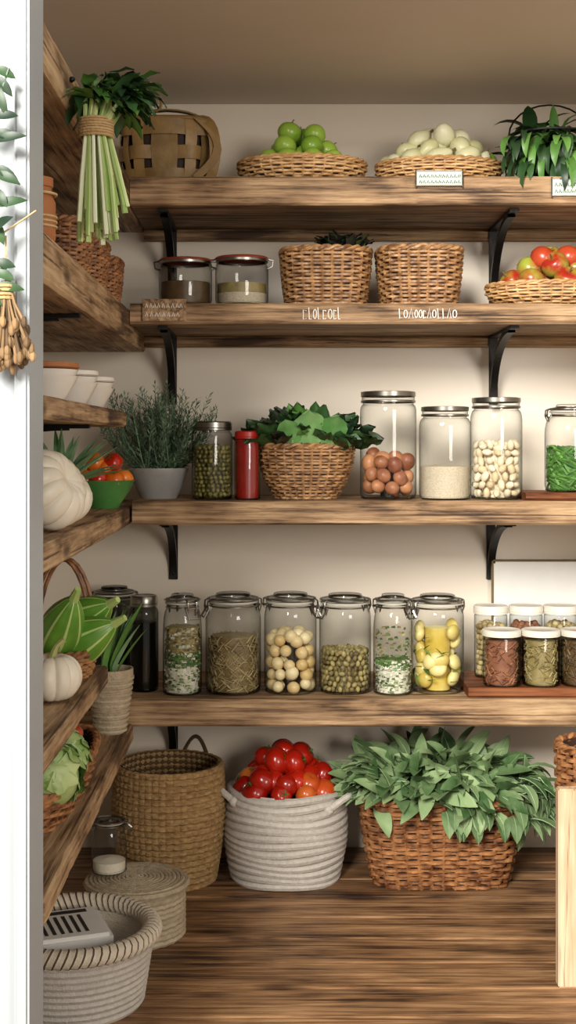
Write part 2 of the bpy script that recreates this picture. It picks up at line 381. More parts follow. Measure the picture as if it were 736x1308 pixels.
def jar(name,x,y,z,r,h,style='clip',neck=.84,shoulder=.76,fill=None,gl='glass',rub='rubber_grey',rot=0):
    mb=MB()
    P=[(0,.005),(r*.7,.004),(r*.85,0),(r*.95,.003),(r,.012),(r,h*.3),(r,h*shoulder)]
    for k in range(1,6):
        t=k/5*pi/2; P.append((r-(r-r*neck)*(1-math.cos(t)),h*shoulder+h*(.87-shoulder)*math.sin(t)))
    P+=[(r*neck,h*.885),(r*neck+.0025,h*.89),(r*neck+.0025,h*.905),(r*neck-.001,h*.91)]
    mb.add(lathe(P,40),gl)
    mb.add(tube([(r*.93*math.cos(a*pi/20),r*.93*math.sin(a*pi/20),.004) for a in range(40)],.0022,6,True),gl)
    rn=r*neck
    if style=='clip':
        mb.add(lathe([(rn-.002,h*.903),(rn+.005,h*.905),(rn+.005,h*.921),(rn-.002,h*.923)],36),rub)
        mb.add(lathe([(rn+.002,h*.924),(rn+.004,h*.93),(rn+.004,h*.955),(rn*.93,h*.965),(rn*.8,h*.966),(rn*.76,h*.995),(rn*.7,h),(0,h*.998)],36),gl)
        ring=lambda rr,zz,w=.0013:mb.add(tube([(rr*math.cos(a*pi/20),rr*math.sin(a*pi/20),zz) for a in range(40)],w,5,True),'steel')
        ring(rn+.003,h*.872,.0017); ring(rn+.006,h*.945,.0017); ring(rn*.78,h*.968,.0013)
        for sgn in (1,-1):
            M=Matrix.Rotation(rot+(0 if sgn>0 else pi),4,'Z')
            for yy in (-.009,.009):
                mb.add(tube([(rn+.004,yy,h*.948),(rn+.011,yy,h*.93),(rn+.012,yy,h*.87),(rn+.008,yy*.9,h*.80),(rn+.004,yy,h*.872)],.0017,5),'steel',M)
            if sgn>0: mb.add(tube([(rn+.007,-.011,h*.87),(rn+.018,-.011,h*.77),(rn+.018,.011,h*.77),(rn+.007,.011,h*.87)],.0019,5),'steel',M)
            mb.add(tube([(rn+.009,-.013,h*.87),(rn+.009,.013,h*.87)],.0024,5),'steel',M)
    elif style in('screw','screw_white','screw_red'):
        mt={'screw':'steel','screw_white':'lid_white','screw_red':'cap_red'}[style]
        mb.add(lathe([(rn+.003,h*.885),(rn+.004,h*.89),(rn+.004,h*.91),(rn+.003,h*.915),(rn+.004,h*.92),(rn+.004,h*.985),(rn+.002,h),(rn*.9,h),(rn*.88,h*.995),(0,h*.995)],40),mt)
    elif style=='glasslid':
        mb.add(lathe([(rn+.003,h*.885),(rn+.004,h*.89),(rn+.004,h*.905),(rn+.003,h*.908)],40),'steel')
        mb.add(lathe([(rn+.002,h*.91),(rn+.003,h*.975),(rn,h*.985)],40),gl)
        mb.add(lathe([(rn+.003,h*.94),(rn+.004,h*.945),(rn+.004,h*.985),(rn*.95,h*.99),(rn*.9,h*.985),(0,h*.985)],40),'steel')
    elif style=='tin':
        mb.add(lathe([(rn+.002,h*.88),(rn+.006,h*.885),(rn+.006,h*.93),(rn+.003,h*.935)],36),'steel')
        mb.add(lathe([(rn+.007,h*.935),(rn+.008,h*.96),(rn+.005,h*.985),(rn*.9,h),(0,h)],36),'tin_red')
        for s_ in (1,-1):
            mb.add(tube([(s_*(rn+.006),0,h*.95),(s_*(rn+.016),0,h*.93),(s_*(rn+.014),0,h*.8),(s_*(rn+.004),0,h*.76)],.0016,5),'steel')
    if fill: fill(mb,r-.0025)
    return mb.build(name,(x,y,z))
def bx(px,y): return (px-350)*(2.4+y)/1680
def sz(px,y): return px*(2.4+y)/1680

Z0=.83
S1,S2,S3,S4=1.316,1.084,.723,.361
L1,L2,LB,L3,L4,L5=1.316,1.075,.885,.712,.475,.325
XI=-.264; XL=-.52; XR=.80; YB=.30; YF=-.95; ZC=1.524
# ---- room
mb=MB(); mb.add(box(XL-.1,XR+.1,YB,YB+.08,-.05,ZC+.1),'wall_paint'); mb.build('wall_back')
mb=MB(); mb.add(box(XL-.08,XL,YF,YB,-.05,ZC+.1),'wall_paint'); mb.build('wall_left')
mb=MB(); mb.add(box(XR,XR+.08,YF+.35,YB,-.05,ZC+.1),'wall_paint'); mb.build('wall_right')
mb=MB(); mb.add(box(XL,XR,-.46,YB,ZC,ZC+.08),'ceil_paint'); mb.build('ceiling')
mb=MB(); y=-3.0; i=0
while y<YB-.001:
    w=.1; y1=min(y+w,YB)
    mb.add(box(-1.6 if y<YF else XL,1.6 if y<YF else XR,y+.0018,y1-.0018,-.03,0-(i%2)*.0008,.003),'wood_floor'); y+=w;i+=1
mb.add(box(-1.6,1.6,-3,YB,-.05,-.0301),'slot_dark')
mb.build('floor')
mb=MB()
mb.add(box(-.62,-.252,-1.06,-.96,-.0,ZC+.35,.004),'white_paint')
mb.add(box(-.262,-.247,-1.075,-1.0,0,ZC+.35,.003),'white_paint')
mb.add(box(-.34,-.335,-1.066,-1.06,0,ZC+.35,.001),'white_paint')
mb.build('door_1')
# ---- shelves
board('wooden_shelf',XI+.001,XR,0,YB,S1-.053,S1,'X','wood_shelf')
board('wooden_shelf',XI+.001,XR,0,YB,S2-.038,S2,'X','wood_shelf')
board('wooden_shelf',XI+.005,XR,0.0,YB,S3-.044,S3,'X','wood_shelf')
board('wooden_shelf',-.40,XR,0,YB,S4-.050,S4,'X','wood_shelf')
for z in (S1-.053,S2-.038): board('shelf_ledger',XI,XR,YB-.03,YB,z-.022,z,'X','wood_shelf')
board('wooden_side_shelf',XL,XI,YF,YB,L1-.055,L1,'Y','wood_side')
board('wooden_side_shelf',XL,XI,YF,YB,L2-.06,L2,'Y','wood_side')
board('wooden_side_shelf',XL,XI,YF,-.05,LB-.028,LB,'Y','wood_side')
board('wooden_side_shelf',XL,XI,YF,YB,L3-.034,L3,'Y','wood_side')
board('wooden_side_shelf',XL,XI,YF,-.31,L4-.03,L4,'Y','wood_side')
board('wooden_side_shelf',XL,-.252,YF,-.04,L5-.03,L5,'Y','wood_side')
def bracket(x,z,depth,drop,side=False,y=0):
    mb=MB(); w=.009
    mb.add(box(-w,w,-.006,0,-drop,0,.001),'iron')
    mb.add(box(-w,w,-depth,0,-.006,0,.001),'iron')
    vs=[];fs=[]
    for k in range(13):
        t=k/12*pi/2; p=V((0,-.004-(depth*.85)*(1-math.cos(t)),-drop*.92+(drop*.88)*math.sin(t)))
        nd=V((0,-math.cos(t),-math.sin(t)))
        for sx_ in (-w*.8,w*.8):
            for q in (-.005,.005): vs.append(p+V((sx_,0,0))+nd*q)
    for k in range(12):
        a=k*4;b=a+4
        fs+=[(a,a+1,b+1,b),(a+2,b+2,b+3,a+3),(a,b,b+2,a+2),(a+1,a+3,b+3,b+1)]
    mb.add((vs,fs),'iron')
    for zz in (-drop*.5,-drop*.9): mb.add(sph(.004,.003,.004,(0,-.007,zz)),'iron')
    ob=mb.build('shelf_bracket',(x,y,z),30)
    if side: ob.rotation_euler=(0,0,pi/2)
    return ob
for x in (-.206,.445):
    bracket(x,S1-.053,.24,.165,y=YB-.03)
    bracket(x,S2-.038,.24,.14,y=YB-.03)
    bracket(x,S3-.044,.24,.13,y=YB)
bracket(XL,L2-.06,.24,.12,True,y=-.50)
bracket(XL,LB-.028,.24,.10,True,y=-.40)
bracket(-.206,S4-.05,.24,.16,y=YB)

# ================= SHELF 1
mb=MB(); h=.125
S=bsurf(.078,.062,.088,.072,h,3,.5)
for k in range(14):
    u0=k/14+.012;u1=(k+1)/14-.012
    mb.add(surf(lambda u,v:S(u0+(u1-u0)*u,v,.0012*math.cos(v*pi*4+pi*k)),3,16,False),'strap')
for i,(v0,v1) in enumerate(((.04,.24),(.38,.58),(.74,.98))):
    mb.add(surf(lambda u,v:S(u,v0+(v1-v0)*v,.0032*math.sin(2*pi*u*7+pi*i)+.001),112,2),'strap')
mb.add(surf(lambda u,v:S(u,v,-.008),40,3),'wicker_dark'); mb.add(surf(lambda u,v:(S(u,0).x*v,S(u,0).y*v,.002),40,1),'strap')
mb.add(tube([S(j/60,1) for j in range(60)],.004,6,True),'strap')
def ribbon(pts,w,side,mat,th=.003):
    vs=[];fs=[];side=V(side).normalized()
    for i,p in enumerate(pts):
        t=(V(pts[min(i+1,len(pts)-1)])-V(pts[max(i-1,0)])).normalized(); n=t.cross(side).normalized()
        for a,b in ((-1,-1),(1,-1),(1,1),(-1,1)): vs.append(V(p)+side*(a*w/2)+n*(b*th/2))
    for i in range(len(pts)-1):
        for j in range(4): fs.append((i*4+j,i*4+(j+1)%4,(i+1)*4+(j+1)%4,(i+1)*4+j))
    fs+= [(3,2,1,0),tuple(len(pts)*4-4+j for j in range(4))]
    mb.add((vs,fs),mat)
ribbon([(.09*math.cos(a*pi/14),-.02,.105+.045*math.sin(a*pi/14)) for a in range(15)],.016,(0,1,0),'strap')
ribbon([(.05+.045*math.sin(a*pi/12),-.03-.035*math.sin(a*pi/12),.135-.012*a+.02*math.sin(a*pi/6)) for a in range(12)],.022,(.9,.3,.2),'strap')
ribbon([(.06+.04*math.sin(a*pi/10),-.07,.012+.011*a) for a in range(11)],.016,(.8,0,-.3),'strap')
mb.add(tube([(-.02+.012*math.cos(a),-.05,.155+.014*math.sin(a)) for a in [k*pi/8 for k in range(16)]],.003,6,True),'strap')
mb.build('leather_strap_basket',(bx(214,.14),.14,S1))
def tray(px,y,z,wpx,hh,mat,depth=None):
    a=sz(wpx/2,y)-.004; b=depth or a*.72
    mb=MB(); S=bsurf(a*.66,b*.66,a,b,hh,2,.35)
    wicker(mb,S,8,32,hh/15,mat,rimr=.0035)
    return mb,(bx(px,y),y,z),a,b
def heap(mb,a,b,zb,hh,r,add,layers=3):
    for l in range(layers):
        f=1-l/layers*.85; z=zb+l*hh/layers
        q=f
        while q>.05:
            n=max(1,int(2*pi*q*(a+b)/2/(2*r)))
            o=R.uniform(0,6)
            for k in range(n):
                t=o+2*pi*k/n; add((q*a*math.cos(t)+R.uniform(-.002,.002),q*b*math.sin(t),z+R.uniform(-.003,.003)+ (1-q)*hh*.25))
            q-=2.0*r/((a+b)/2)
mb,loc,a,b=tray(386,.12,S1,166,.046,'wicker_light')
heap(mb,.066,.048,.047,.068,.0215,lambda c:apple(mb,c,R.uniform(.021,.024),'apple_green'),3)
mb.build('wicker_tray_of_green_apples',loc)
mb,loc,a,b=tray(561,.12,S1,164,.042,'wicker_light')
def pear(c):
    rr=R.uniform(.016,.0225)
    def fn(u,v):
        t=pi*(v-.5);A=2*pi*u; w=rr*math.cos(t)*(1-.42*max(0,math.sin(t))); return (w*math.cos(A),w*math.sin(A),rr*1.4*math.sin(t))
    M=rotm(c,R.uniform(.4,2.4),0,R.uniform(0,6.3))
    mb.add(surf(fn,14,10),'pale_squash' if R.random()<.88 else 'apple_green',M); mb.add(tube([(0,0,rr*1.3),(0.001,0,rr*1.75)],rr*.12,5),'stem',M)
heap(mb,.092,.050,.047,.058,.020,pear,3)
mb.build('wicker_tray_of_pears',loc)
mb=MB(); S=bsurf(.055,.05,.078,.07,.10)
for k in range(20): mb.add(tube([S(k/20,q/6) for q in range(7)],.0012,5),'iron')
for v in (0,.25,.5,.75,1): mb.add(tube([S(j/40,v) for j in range(40)],.0015 if v<1 else .0025,5,True),'iron')
mb.add(tube([(.078*math.cos(a*pi/12),0,.1+.06*math.sin(a*pi/12)) for a in range(13)],.0018,5),'iron')
for k in range(190):
    d=rdir(-.2,1); b0=V((R.uniform(-.045,.045),R.uniform(-.04,.04),R.uniform(.03,.11)))
    leaf(mb,b0,(d.x*1.1,d.y-.2,d.z*.7),R.uniform(.05,.09),R.uniform(.016,.03),'leaf_dark' if R.random()<.6 else 'leaf_mid',curl=R.uniform(.6,1.6),n=6)
for k in range(60):
    b0=V((R.uniform(-.085,.03),R.uniform(-.10,-.05),R.uniform(.03,.09)))
    leaf(mb,b0,(R.uniform(-.8,.1),-.5,R.uniform(-.2,.6)),R.uniform(.05,.09),R.uniform(.012,.022),'leaf_dark' if k%3 else 'leaf_mid',curl=2.2,n=6)
mb.build('wire_basket_of_greens',(bx(702,.12),.12,S1))
def label(name,x,z,w,h):
    mb=MB(); mb.add(box(-w/2,w/2,-.003,-.001,0,h),'paper')
    for q in (0,h): mb.add(tube([(-w/2,-.003,q),(w/2,-.003,q)],.0014,5),'steel')
    for q in (-w/2,w/2): mb.add(tube([(q,-.003,-.004),(q,-.003,h+.003)],.0014,5),'steel')
    for r_ in range(2):
        X=-w/2+.006
        while X<w/2-.008:
            hh=h*.22; zb=h*(.55-.4*r_)
            mb.add(tube([(X,-.0042,zb),(X+.002,-.0042,zb+hh),(X+.004,-.0042,zb),(X+.005,-.0042,zb+hh*R.random())],.0006,4),'green_ink'); X+=.007
    mb.build(name,(x,-.001,z))
label('shelf_label_holder',(561-350)/700,S1-.018,.085,.026)
label('shelf_label_holder',(722-350)/700,S1-.036,.05,.03)
mb=MB(); mb.add(box(-.04,.04,-.006,0,-.02,.02,.001),'wood_side')
for r_ in range(2):
    X=-.034
    while X<.03:
        mb.add(tube([(X,-.0066,-.012+.016*r_),(X+.002,-.0066,-.004+.016*r_),(X+.0045,-.0066,-.012+.016*r_)],.0008,4),'chalk'); X+=R.uniform(.006,.009)
mb.build('wooden_price_tag',((210-350)/700,-.001,S2-.013))
def script(name,x,z,w,h):
    mb=MB(); X=-w/2
    while X<w/2:
        lw=R.uniform(.007,.011); t=R.choice([0,1,2,3])
        if t==0: pts=[(X,0),(X+lw*.4,h),(X+lw*.7,0)]
        elif t==1: pts=[(X+lw*.6,h*.7),(X,h*.8),(X,0),(X+lw*.6,.1*h)]
        elif t==2: pts=[(X+lw*.35+lw*.35*math.cos(a),h*.45+h*.4*math.sin(a)) for a in [k*.7 for k in range(10)]]
        else: pts=[(X,h),(X+.001,0),(X+lw*.6,.05*h)]
        mb.add(tube([(p[0],-.0012,p[1]) for p in pts],.0009,4),'chalk'); X+=lw
    mb.build(name,(x,-.0005,z))
script('chalk_lettering',(412-350)/700,S2-.030,.07,.022)
script('chalk_lettering',(545-350)/700,S2-.028,.10,.018)

# ================= SHELF 2
jar('clip_jar_of_seeds',bx(237,.07),.07,S2,.050,.09,'tin',.86,.72,fill=lambda mb,r:fill_solid(mb,r*.97,.004,.045,'bean_dark'))
jar('clip_jar_of_rice',bx(309,.07),.07,S2,.050,.094,'tin',.86,.72,fill=lambda mb,r:(fill_solid(mb,r*.97,.004,.024,'rice'),fill_solid(mb,r*.97,.0245,.042,'bean')))
def wbasket(name,px,y,z,wpx,h,mat,taper=.86,e=3.2,dep=.085,extra=None,rows=16,stakes=30):
    a=sz(wpx/2,y)-.006; mb=MB(); S=bsurf(a*taper,dep*taper,a,dep,h,e,.15)
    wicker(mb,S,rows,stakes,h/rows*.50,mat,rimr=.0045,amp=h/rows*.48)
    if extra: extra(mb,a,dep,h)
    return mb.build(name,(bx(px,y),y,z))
def purple(mb,a,b,h):
    for k in range(120):
        leaf(mb,(R.uniform(0,.06),R.uniform(-.06,.03),h*.98),(R.uniform(-.5,.7),R.uniform(-.5,.5),.9),R.uniform(.03,.046),.02,'leaf_purple' if k%4 else 'leaf_dark',ruffle=.15,cols=4)
wbasket('wicker_basket_of_herbs',416,.10,S2,120,.104,'wicker_b',extra=purple)
wbasket('wicker_basket',535,.10,S2,112,.106,'wicker_b')
mb,loc,a,b=tray(706,.12,S2,172,.044,'wicker_light')
am=lambda:R.choice(['apple_mix','apple_mix','apple_red'])
heap(mb,.078,.05,.05,.048,.0255,lambda c:apple(mb,c,R.uniform(.024,.027),am()),2)
for c in ((-.02,-.01,.096),(.03,.0,.098),(.0,.02,.1)): apple(mb,c,.026,am())
mb.build('wicker_tray_of_apples',loc)

# ================= SHELF 3
mb=MB(); r=.056
mb.add(lathe([(0,.0),(r*.62,0),(r*.66,.006),(r*.8,.02),(r*.95,.044),(r*1.02,.054),(r*1.02,.058),(r*.95,.058),(r*.9,.045),(0,.045)],40),'ceramic_grey')
for k in range(130):
    d=rdir(.3,1); d.x*=1.0; d.y*=.75; d.normalize(); L=R.uniform(.11,.185)
    P=V((R.uniform(-.03,.03),R.uniform(-.03,.03),.045)); pts=[P.copy()]
    for i in range(8):
        d=(d+V((R.uniform(-.1,.1),R.uniform(-.1,.1),.14))).normalized(); P=P+d*(L/8); pts.append(P.copy())
    mb.add(tube(pts,[.0012*(1-i/12) for i in range(9)],4),'rosemary')
    for i in range(1,9):
        for q in range(7):
            t=q/7; b0=pts[i-1].lerp(pts[i],t); dd=(pts[i]-pts[i-1]).normalized()
            o=rdir(); o=(o-dd*o.dot(dd)).normalized(); nd=(o*.9+dd*.75).normalized(); ll=R.uniform(.010,.016)
            s_=nd.cross(dd).normalized()*.0015
            mb.add(([b0,b0+nd*ll*.5+s_,b0+nd*ll,b0+nd*ll*.5-s_],[(0,1,2,3)]),'rosemary')
mb.build('potted_rosemary',(bx(203,.12),.12,S3))
jar('jar_of_olives',bx(271,.07),.07,S3,sz(26,.07),.146,'screw',.88,.80,fill=lambda mb,r:fill_balls(mb,r,.005,.10,.0048,'olive',(1.1,.85,.85),core='olive'))
jar('jar_of_tomato_sauce',bx(316,.06),.06,S3,sz(16.5,.06),.128,'screw_red',.8,.80,fill=lambda mb,r:fill_solid(mb,r,.003,.112,'sauce_red'))
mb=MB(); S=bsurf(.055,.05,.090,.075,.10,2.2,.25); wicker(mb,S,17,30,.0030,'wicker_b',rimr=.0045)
for k in range(130):
    a=R.uniform(0,6.3); L=R.uniform(.06,.10); q=R.uniform(.2,1)
    sidev=math.cos(a)*q
    leaf(mb,(.06*q*math.cos(a),.05*q*math.sin(a),.088),(math.cos(a)*.95*q,math.sin(a)*.6*q,R.uniform(.4,1.0)),L,R.uniform(.03,.045),('leaf_purple' if k%3==0 else 'leaf_dark') if abs(sidev)>.22 else R.choice(['leaf_mid','leaf_dark']),curl=R.uniform(.1,.9),ruffle=.14,cols=6,n=9,p=1.2,up=(R.uniform(-.3,.3),.5,.6))
for (bx_,dx,L,W) in ((-.02,-.35,.07,.05),(.035,.3,.08,.055),(0.008,-.05,.088,.06)):
    leaf(mb,(bx_,-.066,.090),(dx,-.30,1),L,W,'leaf_light',curl=.4,ruffle=.05,cols=6,n=9,p=1.1,rib='leaf_rib',up=(0,1,.3))
mb.build('wicker_basket_of_kale',(bx(391,.11),.11,S3))
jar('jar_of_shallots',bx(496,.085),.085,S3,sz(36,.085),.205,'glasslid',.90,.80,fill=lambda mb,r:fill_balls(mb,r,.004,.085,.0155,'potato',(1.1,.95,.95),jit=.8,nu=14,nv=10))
jar('jar_of_rice',bx(568.5,.075),.075,S3,sz(33,.075),.176,'glasslid',.84,.76,fill=lambda mb,r:fill_solid(mb,r,.003,.062,'rice'))
jar('jar_of_nuts',bx(634,.075),.075,S3,sz(33,.075),.193,'glasslid',.86,.76,fill=lambda mb,r:fill_balls(mb,r,.004,.105,.009,'chunk',(1.2,.8,.7),core='chunk'))
board('cutting_board',bx(674,0.0),XR-.01,.015,.17,S3,S3+.014,'X','wood_board')
jar('clip_jar_of_pickles',bx(728,.09),.09,S3+.014,.047,.165,'clip',.70,.66,fill=lambda mb,r:[fill_sticks(mb,r,.004,.085,'leaf_mid',160,.045,.003)])

# ================= SHELF 4
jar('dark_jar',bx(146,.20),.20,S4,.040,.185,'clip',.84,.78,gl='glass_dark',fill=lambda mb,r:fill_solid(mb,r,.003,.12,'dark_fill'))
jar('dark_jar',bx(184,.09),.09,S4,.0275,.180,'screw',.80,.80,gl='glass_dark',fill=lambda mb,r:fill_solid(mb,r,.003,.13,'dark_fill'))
def herbsalt(mb,r,t1,t2):
    fill_flakes(mb,r,.004,t1,['salt','salt','herb_dry'],420,.0035)
    fill_flakes(mb,r,t1-.004,t2,['herb_dry','leaf_mid','salt'],380,.0045,'herb_dry')
def herbs_mixed(mb,r):
    herbsalt(mb,r,.055,.078); fill_flakes(mb,r,.078,.125,['bean','salt','stem'],300,.004,'bean')
jar('jar_of_herb_salt',bx(233,.06),.06,S4,sz(25,.06),.186,'clip',.74,.62,rot=-1.0,fill=herbs_mixed)
jar('clip_jar_of_noodles',bx(298,.08),.08,S4,sz(35.5,.08),.186,'clip',.80,.72,rot=3.5,fill=lambda mb,r:fill_sticks(mb,r,.004,.108,'noodle',420,.022,.0012))
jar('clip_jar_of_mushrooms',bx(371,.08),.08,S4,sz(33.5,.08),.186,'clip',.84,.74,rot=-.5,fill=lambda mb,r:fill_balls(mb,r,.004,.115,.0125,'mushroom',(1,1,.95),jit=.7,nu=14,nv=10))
jar('clip_jar_of_beans',bx(441,.08),.08,S4,sz(33,.08),.184,'clip',.84,.74,rot=3.7,fill=lambda mb,r:fill_balls(mb,r,.004,.08,.0058,'bean',(1.2,.8,.8),core='bean'))
jar('jar_of_herb_salt',bx(502,.06),.06,S4,sz(25,.06),.186,'clip',.74,.62,rot=-.7,fill=lambda mb,r:(herbsalt(mb,r,.05,.065),fill_flakes(mb,r,.07,.12,['bean','herb_dry'],90,.004,None)))
def slices(mb,r):
    for k in range(46):
        a=R.uniform(0,6.3); z=R.uniform(.016,.125); q=r*.72
        mb.add(sph(.017,.010,.015,nu=14,nv=8),'lemon',rotm((q*math.cos(a),q*math.sin(a),z),R.uniform(-.5,.5),R.uniform(-1,1),a+pi/2))
    fill_solid(mb,r*.5,.004,.12,'lemon')
    for k in range(25):
        a=R.uniform(0,6.3); leaf(mb,(r*.9*math.cos(a),r*.9*math.sin(a),R.uniform(.02,.12)),(-math.sin(a),math.cos(a),R.uniform(-1,1)),.02,.008,'leaf_mid',curl=.2)
jar('clip_jar_of_preserved_lemons',bx(559,.085),.085,S4,sz(33.5,.085),.182,'clip',.86,.76,rot=3.6,fill=slices)
board('cutting_board',bx(600,0.0),XR-.01,.012,.20,S4,S4+.018,'X','wood_board')
zb=S4+.018
for i,(px,m) in enumerate(((641,'spice'),(691,'bean'),(741,'bean_dark'))):
    jar('small_spice_jar',bx(px,.045),.045,zb,sz(24,.045),.104,'screw_white',.92,.86,fill=lambda mb,r,m=m:fill_sticks(mb,r,.003,.085,m,220,.012,.0013))
for i,(px,m) in enumerate(((627,'noodle'),(672,'spice'),(716,'noodle'),(760,'spice'))):
    jar('small_preserve_jar',bx(px,.13),.13,zb,sz(21,.13),.138,'screw_white',.92,.86,fill=lambda mb,r,m=m:fill_balls(mb,r,.003,.105,.006,m,core=m))
mb=MB()
mb.add(box(-.11,.11,-.004,.0,0,.23,.001),'plastic_white')
for q in ((-.11,-.106,0,.23),(.106,.11,0,.23),(-.11,.11,.226,.23),(-.11,.11,0,.004)): mb.add(box(q[0],q[1],-.009,-.003,q[2],q[3],.001),'stem')
mb.build('white_serving_tray',(bx(700,.26),.29,S4))

# ================= FLOOR ITEMS
mb=MB(); h=.222; r0=.085; r1=.098; n=19
def jr(v): return r0+(r1-r0)*min(1,v*1.6)+.006*math.sin(pi*v)
for i in range(n):
    zc=h*(i+.5)/n; rr=jr((i+.5)/n)
    mb.add(tube([((rr+.0012*math.sin(j*2.1))*math.cos(j*2*pi/150),(rr+.0012*math.sin(j*2.1))*math.sin(j*2*pi/150),zc+.0006*math.sin(j*1.3+i)) for j in range(150)],h/n*.54,7,True),'jute')
mb.add(surf(lambda u,v:((jr(v)-.005)*math.cos(2*pi*u),(jr(v)-.005)*math.sin(2*pi*u),h*v),40,6),'jute_dark')
mb.add(lathe([(0,.004),(r0,.004)],40),'jute_dark')
for ang0 in (pi*.35,pi*1.0):
    P=[]
    for k in range(11):
        a=ang0+(k/10-.5)*.6; P.append(((r1+.004)*math.cos(a),(r1+.004)*math.sin(a),h-.012+.040*math.sin(pi*k/10)))
    mb.add(tube(P,.004,6),'jute_dark')
mb.build('tall_jute_basket',(-.200,.105,0))
mb=MB(); h=.172; n=13
def wr(v): return .094+.020*math.sin(pi*min(1,v*.75+.05))-.002*v
for i in range(n):
    rr=wr((i+.5)/n); zc=h*(i+.5)/n
    pts=[]
    for j in range(96):
        a=j*2*pi/96; z=zc+.0024*math.sin(a*3+i*.9); pts.append((rr*math.cos(a),rr*math.sin(a),z))
    mb.add(tube(pts,h/n*.58,8,True),'rope_white')
mb.add(surf(lambda u,v:((wr(v)-.006)*math.cos(2*pi*u),(wr(v)-.006)*math.sin(2*pi*u),h*v),40,6),'rope_white')
for ang,zz in ((pi+.25,.168),(-.50,.158)):
    P=[]; ca,sa=math.cos(ang),math.sin(ang)
    for k in range(13):
        t=k/12; rr_=.108+.026*math.sin(pi*t); yy=-.032+.064*t
        P.append((rr_*ca-yy*sa,rr_*sa+yy*ca,zz+.022*math.sin(pi*t)-.012))
    mb.add(tube(P,.0065,8),'rope_white')
    for k in (0,-1): mb.add(sph(.010,.010,.010,P[k]),'rope_white')
for ring,(q,cnt,zz) in enumerate(((.082,11,.168),(.052,8,.194),(.02,3,.214),(.068,9,.192),(.034,5,.226),(0,1,.240))):
    for k in range(cnt):
        a=2*pi*k/cnt+ring*.4; rr=R.uniform(.023,.028)
        if R.random()<.3: rr*=.85
        tomato(mb,(q*math.cos(a)+R.uniform(-.004,.004),q*math.sin(a),zz+R.uniform(-.006,.006)),rr,'tomato' if R.random()<.9 else 'tomato_or')
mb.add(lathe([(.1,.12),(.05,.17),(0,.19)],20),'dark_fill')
mb.build('rope_basket_of_tomatoes',(.022,.125,0))
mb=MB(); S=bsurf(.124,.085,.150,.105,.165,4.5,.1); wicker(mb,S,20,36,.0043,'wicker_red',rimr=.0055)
mb.add(tube([(.15+.02*math.sin(pi*k/8),-.03+.06*k/8,.155+.012*math.sin(pi*k/8)) for k in range(9)],.005,6),'wicker_red')
mb.add(surf(lambda u,v:(.13*math.cos(2*pi*u)*math.cos(v*pi/2),.09*math.sin(2*pi*u)*math.cos(v*pi/2),.12+.09*math.sin(v*pi/2)),24,6),'leaf_dark')
for k in range(360):
    a=R.uniform(0,2*pi); q=math.sqrt(R.random())
    x_=q*.16*math.cos(a)-.004; y_=q*.10*math.sin(a)-.01; z_=.150+.085*(1-q*q)**.5*R.uniform(.5,1)
    d=V((math.cos(a)*.6+R.uniform(-.6,.6),math.sin(a)*.6+R.uniform(-.7,.3),R.uniform(-.1,.8)))
    L=R.uniform(.055,.085)
    if z_+.5*L*max(0,d.normalized().z)>.265: d.z=.02
    leaf(mb,(x_,y_,z_),d,L,L*R.uniform(.34,.46),'leaf_sage',curl=R.uniform(.1,1.3),n=7,fold=.3,rib='leaf_rib' if k%3==0 else None,up=(R.uniform(-.6,.6),R.uniform(-.9,.2),.7))
for k in range(70):
    x_=.135+R.uniform(0,.045)
    leaf(mb,(x_,R.uniform(-.1,.02),R.uniform(.13,.22)),(R.uniform(.2,1),R.uniform(-.8,0),R.uniform(-.5,.5)),R.uniform(.05,.08),R.uniform(.02,.03),'leaf_sage',curl=1.2,n=6,fold=.3,rib='leaf_rib')
    x_=-.12-R.uniform(0,.035)
    if k%2: leaf(mb,(x_,R.uniform(-.08,.02),R.uniform(.17,.23)),(R.uniform(-.8,-.2),R.uniform(-.6,0),R.uniform(0,.7)),R.uniform(.04,.06),R.uniform(.018,.026),'leaf_sage',curl=.8,n=6,rib='leaf_rib')
for k in range(20):
    leaf(mb,(R.uniform(.0,.15),-.11,R.uniform(.14,.17)),(R.uniform(-.3,.5),-.7,.1),.06,.026,'leaf_sage',curl=1.7,n=6,fold=.3,rib='leaf_rib')
mb.build('wicker_basket_of_sage',(.315,.125,0))
mb=MB(); X0,X1,Y0=.433,.74,-.40
for x in (X0,X1-.035): mb.add(box(x,x+.035,Y0,Y0+.022,0,.302,.002),'wood_light')
for z in (.02,.11,.20): mb.add(box(X0+.0355,X1-.0355,Y0+.004,Y0+.018,z,z+.08,.002),'wood_light')
mb.build('wooden_crate_panel')
mb=MB(); S=bsurf(.058,.055,.080,.075,.305,2.2,.2); wicker(mb,S,30,28,.0048,'wicker_red',rimr=.0055)
mb.build('tall_wicker_hamper',(.575,-.12,0))
mb=MB(); r=.078; h=.085
for i in range(10):
    zc=h*(i+.5)/10
    mb.add(tube([(r*math.cos(j*2*pi/72),r*math.sin(j*2*pi/72),zc+.0008*math.sin(j*2.2)) for j in range(72)],h/10*.6,6,True),'seagrass')
for i in range(12):
    rr=.003+(r+.003)*i/12; mb.add(tube([(rr*math.cos(j*2*pi/60),rr*math.sin(j*2*pi/60),h+.006+.003*(1-i/12)+.0006*math.sin(j*2.3)) for j in range(60)],.0042,6,True),'seagrass')
mb.add(lathe([(0,h+.004),(r,h),(r-.003,0),(0,.001)][::-1],40),'seagrass')
mb.add(tube([((r+.006)*math.cos(j*2*pi/60),(r+.006)*math.sin(j*2*pi/60),h+.002) for j in range(60)],.006,6,True),'seagrass')
mb.build('lidded_seagrass_basket',(-.232,-.175,0))
jar('small_glass_jar',-.280,-.165,.101,.030,.092,'clip',.66,.4,fill=lambda mb,r:fill_solid(mb,r,.003,.02,'flour'))
